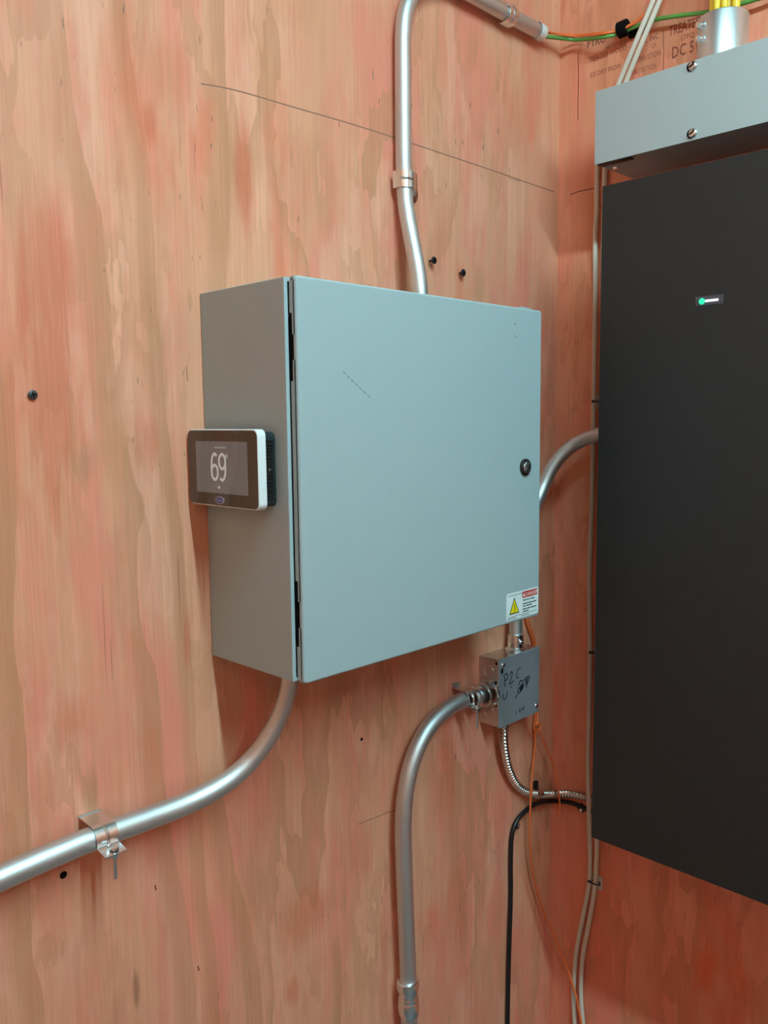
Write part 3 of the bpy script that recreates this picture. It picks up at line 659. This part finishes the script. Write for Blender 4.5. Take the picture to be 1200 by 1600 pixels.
# (c) on the upper vertical run
i_ = near(up_pts, A(631, 281, 0.021)); ca = up_pts[i_]
t, P3, la, lb, n, zd, ax = clamp('bright one-sided strap on the vertical upper conduit above the enclosure', ca, V((0, 0, 1)), V((-1, 0, 0)), 0.0150, 0.030, 140, (-0.004, -0.014), 0.01, foot=0.0)
tabc = V((ca.x+0.037, -0.0062, ca.z-0.011))
G().lathe(tabc+V((0, 0.006, 0)), NA, [(0, 0.0205), (0.0030, 0.0205), (0.0036, 0.0195)], 26).build('tab', M_ZINC, t)
G().box(V((ca.x+0.0152, -0.010, ca.z-0.008)), V((ca.x+0.0200, -0.0005, ca.z+0.010)), 0.001).build('strap_side', M_ZINC, t)
sw = G().lathe(tabc+V((-0.004, 0.0025, 0.006)), NA, [(0, 0.0085), (0.003, 0.0082), (0.006, 0.0060), (0.007, 0.002)], 16).build('screw', M_ZINC, t)
# (d) on the horizontal run near the corner
ca = V((0.740, -0.022, zh))
t, P3, la, lb, n, zd, ax = clamp('bright one-hole strap on the horizontal conduit by the room corner', ca, V((1, 0, 0)), V((0, 0, -1)), 0.0147, 0.030, 150, (-0.004, -0.006), 0.01, foot=0.0)
tabc = V((0.738, -0.0005, zh+0.036))
G().lathe(tabc, NA, [(0, 0.016), (0.0030, 0.016), (0.0036, 0.015)], 26).build('tab', M_ZINC, t)
G().box(V((0.726, -0.020, zh+0.012)), V((0.754, -0.0005, zh+0.024)), 0.0012).build('strap_side', M_ZINC, t)
G().lathe(tabc+V((0, -0.0015, 0)), NA, [(0, 0.0085), (0.002, 0.0082), (0.006, 0.0060), (0.007, 0.002)], 16).build('screw', M_ZINC, t)

# ------------------------------------------------------------------ flexible metal conduit and cables on the walls
P = [V((A(788, 1128, 0.030).x, -0.030, JZ0+0.004)), A(788, 1140, 0.030), A(788, 1162, 0.027), A(791, 1186, 0.022), A(797, 1208, 0.017), A(807, 1226, 0.0125), A(822, 1237, 0.0105), A(840, 1240, 0.0105), B(866, 1240, 0.014), B(893, 1241, 0.0105), B(920, 1247, 0.0105), B(960, 1258, 0.0105), B(1005, 1270, 0.014)]
pts = resample(spline(P, 14), 0.0011)
fx = thing('flexible_conduit', 'ribbed flexible steel conduit hanging from the junction box bottom', 'conduit', pts[0])
G().tube(pts, 0.0078, 16, ridge=(0.0022, 0.0088)).build('ribbed_tube', M_FLEX, fx, sharp=80)
G().lathe(V((P[0].x, -0.030, JZ0)), (0, 0, -1), [(0, 0.0115), (0.004, 0.0115), (0.005, 0.0095), (0.014, 0.0093)], 20).build('collar', M_ZINC, fx)
cp = A(841, 1240, 0.0105); st_ = thing('cable_strap', 'small steel strap over the ribbed conduit at the corner', 'strap', V((cp.x, 0, cp.z)))
G().lathe(cp-V((0.011, 0, 0)), (1, 0, 0), [(0, 0.0098), (0.001, 0.0104), (0.021, 0.0104), (0.022, 0.0098)], 20).build('band', M_ZINC, st_)
G().box(cp+V((-0.008, 0.0015, 0.006)), cp+V((0.004, 0.0100, 0.030)), 0.001).build('tab', M_DARK, st_)

P = [V((A(792, 1720, 0.007).x, -0.007, 0.002)), A(792, 1720, 0.007), A(793, 1600, 0.007), A(795, 1500, 0.007), A(798, 1400, 0.007), A(798, 1345, 0.007), A(800, 1305, 0.007), A(808, 1282, 0.007), A(822, 1266, 0.007), A(838, 1256, 0.009), B(862, 1252, 0.009), B(884, 1253, 0.007), B(905, 1259, 0.007), B(925, 1269, 0.007), B(960, 1288, 0.007), B(1005, 1308, 0.010)]
tag(G().tube(spline(P, 8), 0.0054, 12).build('black_cable', M_BLACK), 'black cable looping from the floor along the corner under the ribbed conduit', 'cable')
for (q, nrm, lab) in ((A(803, 1288, 0.0), NA, 'black cable clip with a screw on the back wall'), (B(911, 1262, 0.0), NB, 'black cable clip with a screw below the ribbed conduit')):
    side = V((0, 0, 1)).cross(nrm)
    tt = thing('cable_clip', lab, 'clip', q, 'black cable clips')
    up_ = (V((0, 0, 1))*0.8+side*(-0.6 if nrm is NA else 0.6)).normalized(); sd_ = nrm.cross(up_)
    g = G(); pl = []
    for k in range(9): a = math.pi*k/8; pl.append(q+nrm*(0.0005+0.013*math.sin(a))+sd_*(0.0085*math.cos(a))-up_*0.006)
    g.extrude(pl, up_*0.013); g.build('clip_body', M_BLACK, tt)
    sq_ = q+up_*(0.010 if nrm is NA else -0.012)
    G().lathe(q+nrm*0.0125-sd_*0.002, nrm, [(0, 0.0046), (0.0015, 0.0044), (0.003, 0.002)], 14).build('clip_screw', M_ZINC, tt)

WL = [(1052, -80), (1021, 0), (995, 62), (968, 128), (946, 186), (936, 228), (933, 265), (932, 330), (930, 372), (930, 470), (928, 620), (925, 780), (921, 900), (922, 1000), (921, 1100), (919, 1200), (921, 1300), (922, 1340), (920, 1385), (911, 1432), (901, 1485), (897, 1530), (896, 1560), (898, 1600), (903, 1680)]
WR = [(1062, -80), (1031, 0), (1005, 62), (978, 128), (957, 186), (948, 228), (945, 265), (944, 330), (943, 372), (942, 470), (940, 620), (938, 780), (936, 900), (935, 1000), (935, 1100), (934, 1200), (933, 1300), (932, 1340), (929, 1388), (921, 1438), (911, 1492), (908, 1535), (908, 1565), (911, 1600), (917, 1680)]
def wall_run(lst):
    R_ = [B(x, y, 0.0275 if 1150 < y < 1320 else 0.036 if y < 100 else 0.022 if y < 150 else 0.0085) for x, y in lst]
    return [onward(R_[1], R_[0], 2, CEIL-0.002)]+R_+[V((R_[-1].x, R_[-1].y, 0.002))]
tag(G().tube(spline(wall_run(WL), 8), 0.0054, 12).build('white_cable', M_CABLE), 'white cable running down the right wall, the one nearer the corner', 'cable', 'white cables')
tag(G().tube(spline(wall_run(WR), 8), 0.0054, 12).build('white_cable', M_CABLE), 'white cable running down the right wall, the one farther from the corner', 'cable', 'white cables')
def tie(q, lab, plate, tiltx=0.0, full=True):
    tt = thing('cable_tie_mount', lab, 'cable tie', q, 'cable tie mounts')
    c_ = q+V((0, -0.004, 0))
    G().box(V((XC-0.0028, c_.y-plate/2, c_.z-plate/2)), V((XC-0.0002, c_.y+plate/2, c_.z+plate/2)), 0.001).build('base', M_MOUNT, tt)
    R_ = []
    for k in range(29):
        a = 2*math.pi*k/28; R_.append(V((XC-0.0085-0.0068*math.sin(a), c_.y+0.0135*math.cos(a), c_.z+tiltx*math.cos(a))))
    G().tube(R_, 0.0017, 8).build('tie', M_BLACK, tt)
    G().box(V((XC-0.0155, c_.y+0.010, c_.z-0.003)), V((XC-0.010, c_.y+0.016, c_.z+0.003)), 0.001).build('tie_head', M_BLACK, tt)
q = B(927, 1378, 0.0085); tie(V((XC, q.y, q.z)), 'square adhesive mount with black tie below the black cabinet', 0.034)
q = B(929, 1020, 0.0085); tie(V((XC, q.y, q.z)), 'black tie with a protruding end at the lower cabinet edge', 0.022)
q = B(934, 627, 0.0085); tie(V((XC, q.y, q.z)), 'pale tie mount half hidden by the upper cabinet edge', 0.034)

# orange wire with a knot
P = [A(817, 940, 0.006), A(823, 972, 0.006), A(832, 1000, 0.006), A(838, 1040, 0.006), A(838, 1090, 0.008), A(836, 1122, 0.010), A(835, 1134, 0.012), A(840, 1141, 0.014), A(846, 1134, 0.014), A(842, 1129, 0.010), A(836, 1138, 0.009), A(836, 1165, 0.010), A(833, 1195, 0.014), A(830, 1232, 0.022), A(828, 1285, 0.024), A(829, 1335, 0.020), A(836, 1380, 0.016), A(849, 1424, 0.014), B(867, 1465, 0.020), B(885, 1508, 0.018), B(898, 1548, 0.018), B(904, 1575, 0.018), B(910, 1612, 0.018), B(915, 1680, 0.018), V((XC-0.018, B(915, 1680, 0.018).y, 0.002))]
tag(G().tube(spline(P, 8), 0.0023, 10).build('orange_wire', M_ORANGE), 'long orange wire knotted below the junction box and falling to the floor', 'wire', 'orange wires')
P = [A(820, 940, 0.010), A(827, 972, 0.010), A(835, 1000, 0.010), A(841, 1040, 0.010), A(841, 1095, 0.011), A(839, 1128, 0.018), A(834, 1137, 0.022), A(843, 1146, 0.022), A(852, 1164, 0.022), B(864, 1195, 0.030), B(871, 1225, 0.030), B(874, 1250, 0.029), B(874, 1272, 0.027)]
tag(G().tube(spline(P, 8), 0.0021, 10).build('orange_wire', M_ORANGE), 'short loose orange wire end hanging over the ribbed conduit', 'wire', 'orange wires')

# ------------------------------------------------------------------ wires out of the upper conduit
e0 = V((0.845, -0.022, zh))
sp_ = B(974, 45, 0.022)
gp = [e0+V((0.0015, 0, -0.006)), e0+V((0.014, -0.001, -0.006)), px(880, 60, 1, -0.034), px(905, 62, 1, -0.062), B(942, 58, 0.040), B(962, 54, 0.028), B(980, 47, 0.022), B(1019, 32, 0.020), B(1058, 25, 0.020), B(1110, 18, 0.020), B(1161, 5, 0.020), B(1200, -8, 0.020), B(1280, -40, 0.020)]
gp.append(onward(gp[-2], gp[-1], 1, -1.6))
pts = spline(gp, 10)
tag(G().tube(pts, [0.0042]*len(pts), 12).build('green_wire', M_GREEN), 'green earth wire leaving the conduit and crossing the right wall', 'wire')
for dz, lab, dd in ((0, 'orange wire bundled above the green wire, upper of the pair', 0.0), (-5, 'orange wire bundled above the green wire, lower of the pair', 0.005)):
    op = [e0+V((0.0015, 0.004-dd*1.6, 0.004)), e0+V((0.014, 0.004-dd*1.6, 0.004)), px(880, 53-dz*0.3, 1, -0.034-dd), px(905, 54-dz*0.4, 1, -0.060-dd), B(940, 51-dz*0.4, 0.040+dd), B(960, 48-dz*0.3, 0.030+dd), B(976, 43-dz*0.3, 0.027+dd*0.6), B(993, 33-dz*0.4, 0.024+dd), B(1008, 21-dz*0.4, 0.018+dd), B(1026, 2-dz*0.4, 0.018+dd), B(1048, -25, 0.018+dd), B(1085, -75, 0.018+dd)]
    op.append(onward(op[-2], op[-1], 2, CEIL-0.002))
    tag(G().tube(spline(op, 8), 0.0021, 10).build('orange_wire', M_ORANGE), lab, 'wire', 'orange wires')
stp = thing('cable_strap', 'black fabric strap binding the green and orange wires to the wall', 'strap', V((XC, sp_.y, sp_.z)))
ax_ = (B(985, 41, 0.022)-B(962, 51, 0.022)).normalized()
G().lathe(sp_-ax_*0.010, ax_, [(0, 0.0135), (0.0, 0.0160), (0.020, 0.0160), (0.020, 0.0135)], 20, cap=True).build('loop', M_VELCRO, stp)
G().box(V((XC-0.010, sp_.y-0.045, sp_.z-0.016)), V((XC-0.0003, sp_.y-0.004, sp_.z+0.004)), 0.002).build('tail', M_VELCRO, stp)

# ------------------------------------------------------------------ grey wireway
GX = XC-0.152; GZ0, GZ1 = ZO+0.3085, ZO+0.4480; GY0, GY1 = -0.1830, -1.0
gw = thing('wireway', 'long grey steel wireway box with a screwed front cover', 'wireway', (XC-0.076, (GY0+GY1)/2, GZ0))
G().box((GX+0.0035, GY1, GZ0+0.0015), (XC-0.0005, GY0-0.001, GZ1-0.0005), 0.0012, 2).build('trough', M_GUT, gw, wn=True)
cv_ = G().box((GX, GY1, GZ0), (GX+0.0022, GY0, GZ1), 0.0008, 2).build('cover', M_GUT, gw, wn=True)
G().box((GX+0.0005, GY0-0.075, GZ0-0.0022), (GX+0.020, GY0-0.006, GZ0+0.0008), 0.0005).build('black_slit', M_BLACK, gw)  # thin black strip for the slit below the cover's end
for (a, b) in ((1083, 103), (1083, 208)):
    q = px(a, b, 0, GX)
    sw = G().lathe(q, NB, [(0, 0.0088), (0.002, 0.0086), (0.0045, 0.0066), (0.0056, 0.003)], 18).build('cover_screw', M_ZINC, cv_)
    G().extrude([q+V((-0.0066, dy, dz)) for dy, dz in ((-0.006, 0.002), (-0.005, 0.004), (0.006, -0.002), (0.005, -0.004))], (-0.0006, 0, 0)).build('screw_slot', M_DARK, sw, smooth=False)
    G().lathe(q+V((0.0, 0.0035, 0.0)), NB, [(0, 0.0088), (0.0006, 0.0086)], 18).build('keyhole', M_HOLE, cv_)
q = px(962, 268, 0, GX+0.05); q.z = GZ0
G().lathe(q+V((0, 0, 0.001)), (0, 0, -1), [(0, 0.006), (0.003, 0.0052), (0.0045, 0.002)], 14).build('body_screw', M_ZINC, gw)
# big connector and yellow cables on top
cq = V((XC-0.076, -0.4025, GZ1))
bc = thing('conduit_connector', 'wide bright steel conduit connector standing on the wireway', 'connector', cq)
G().lathe(cq, (0, 0, 1), [(0, 0.052), (0.004, 0.052), (0.006, 0.0455), (0.010, 0.0445), (0.088, 0.0445), (0.0905, 0.0430), (0.0905, 0.0400), (0.01, 0.0400)], 48, cap=False).build('sleeve', M_SLEEVE, bc)
sd = V((-0.86, 0.50, 0)).normalized()
for dz in (0.048, 0.072):
    b_ = G().lathe(cq+sd*0.042+V((0, 0, dz)), sd, [(0, 0.0095), (0.006, 0.0088), (0.0065, 0.0060), (0.014, 0.0058), (0.015, 0.004)], 16).build('set_screw', M_ZINC, bc)
ysp = [(1115, -0.002), (1125, 0.014), (1132, -0.016), (1138, 0.003), (1150, -0.004), (1147, 0.017), (1120, -0.019)]
for k, (x_, dx) in enumerate(ysp):
    p0 = px(x_, 10, 0, XC-0.076+dx); r_ = 0.0062 if k not in (4, 0) else 0.0072
    pts = [V((p0.x, p0.y, GZ1+0.03)), V((p0.x, p0.y, GZ1+0.10)), V((p0.x+0.002, p0.y-0.002*k*0.3+0.003, GZ1+0.20)), V((p0.x+0.006, p0.y+0.004, GZ1+0.40)), V((p0.x, p0.y, CEIL-0.001))]
    tag(G().tube(spline(pts, 6), r_, 12).build('yellow_cable', M_YELLOW), 'yellow fibre cable rising out of the wide connector', 'cable', 'yellow cables in the wide connector')

# ------------------------------------------------------------------ black cabinet
BX = XC-0.215; BZ0, BZ1 = ZO-1.0575, ZO+0.2450; BY0, BY1 = -0.2390, -1.0
cb_ = thing('wall_cabinet', 'tall matt black cabinet with a small green status light', 'cabinet', (XC-0.1, (BY0+BY1)/2, BZ0))
G().box((BX+0.003, BY1, BZ0+0.002), (XC-0.0005, BY0-0.004, BZ1-0.002), 0.0015).build('case', M_BLACKP, cb_, wn=True)
fp = G().box((BX, BY1, BZ0), (BX+0.0035, BY0, BZ1), 0.0008).build('front_panel', M_BLACKP, cb_, wn=True)
q0, q1 = px(1086.5, 479.5, 0, BX), px(1131, 459, 0, BX)
yc0, yc1 = q0.y, q1.y; zc0, zc1 = q0.z+0.0003, q1.z-0.0003
win = G().box((BX-0.0008, yc1, zc0), (BX+0.0005, yc0, zc1), 0.0004).build('status_window', M_LEDPLATE, fp, label='grey status window with green light')
lc = px(1097, 471, 0, BX)
G().lathe(lc+V((-0.0006, 0, 0)), NB, [(0, 0.0056), (0.001, 0.0052), (0.0014, 0.003)], 18).build('status_light', M_LED, win)
b0, b1 = px(1102, 470.5, 0, BX), px(1123, 467.5, 0, BX)
G().box((BX-0.0014, b1.y, lc.z-0.0022), (BX-0.0006, b0.y, lc.z+0.0022), 0.0003).build('status_bar', M_LEDBAR, win)

# ------------------------------------------------------------------ loose screws in the back wall
def screw(q, r, out, lab, mt, tilt=0.0):
    t_ = thing('wall_screw', lab, 'screw', q, 'screws in the back wall')
    d = V((0, -1, tilt)).normalized()
    if out > 0.004: G().lathe(q, d, [(0, 0.0022), (out, 0.0022)], 10).build('shank', mt, t_)
    h = G().lathe(q+d*(out-0.0008 if out > 0.004 else 0.0), d, [(0, r*0.5), (0.002, r), (0.0036, r), (0.0044, r*0.7)], 18).build('head', mt, t_)
    e = q+d*((out if out > 0.004 else 0.0)+0.0044)
    for a in (0.3, 0.3+math.pi/2):
        u_ = V((math.cos(a), 0, math.sin(a))); v_ = V((-math.sin(a), 0, math.cos(a)))
        G().extrude([e+u_*sx*r*0.6+v_*sy*r*0.12 for sx, sy in ((-1, -1), (1, -1), (1, 1), (-1, 1))], (0, -0.0003, 0)).build('recess', M_HOLE, h, smooth=False)
screw(A(671, 408, 0), 0.0070, 0.010, 'black screw head standing out above the enclosure, beside the conduit', M_BLACK)
screw(A(718, 427, 0), 0.0070, 0.008, 'black screw head standing out above the enclosure, farther from the conduit', M_BLACK)
screw(A(50, 617, 0), 0.0062, 0.0, 'grey screw driven flush into the red-stained plywood', mat('grey_screw', lin(70, 74, 78), 0.4, 0.6))
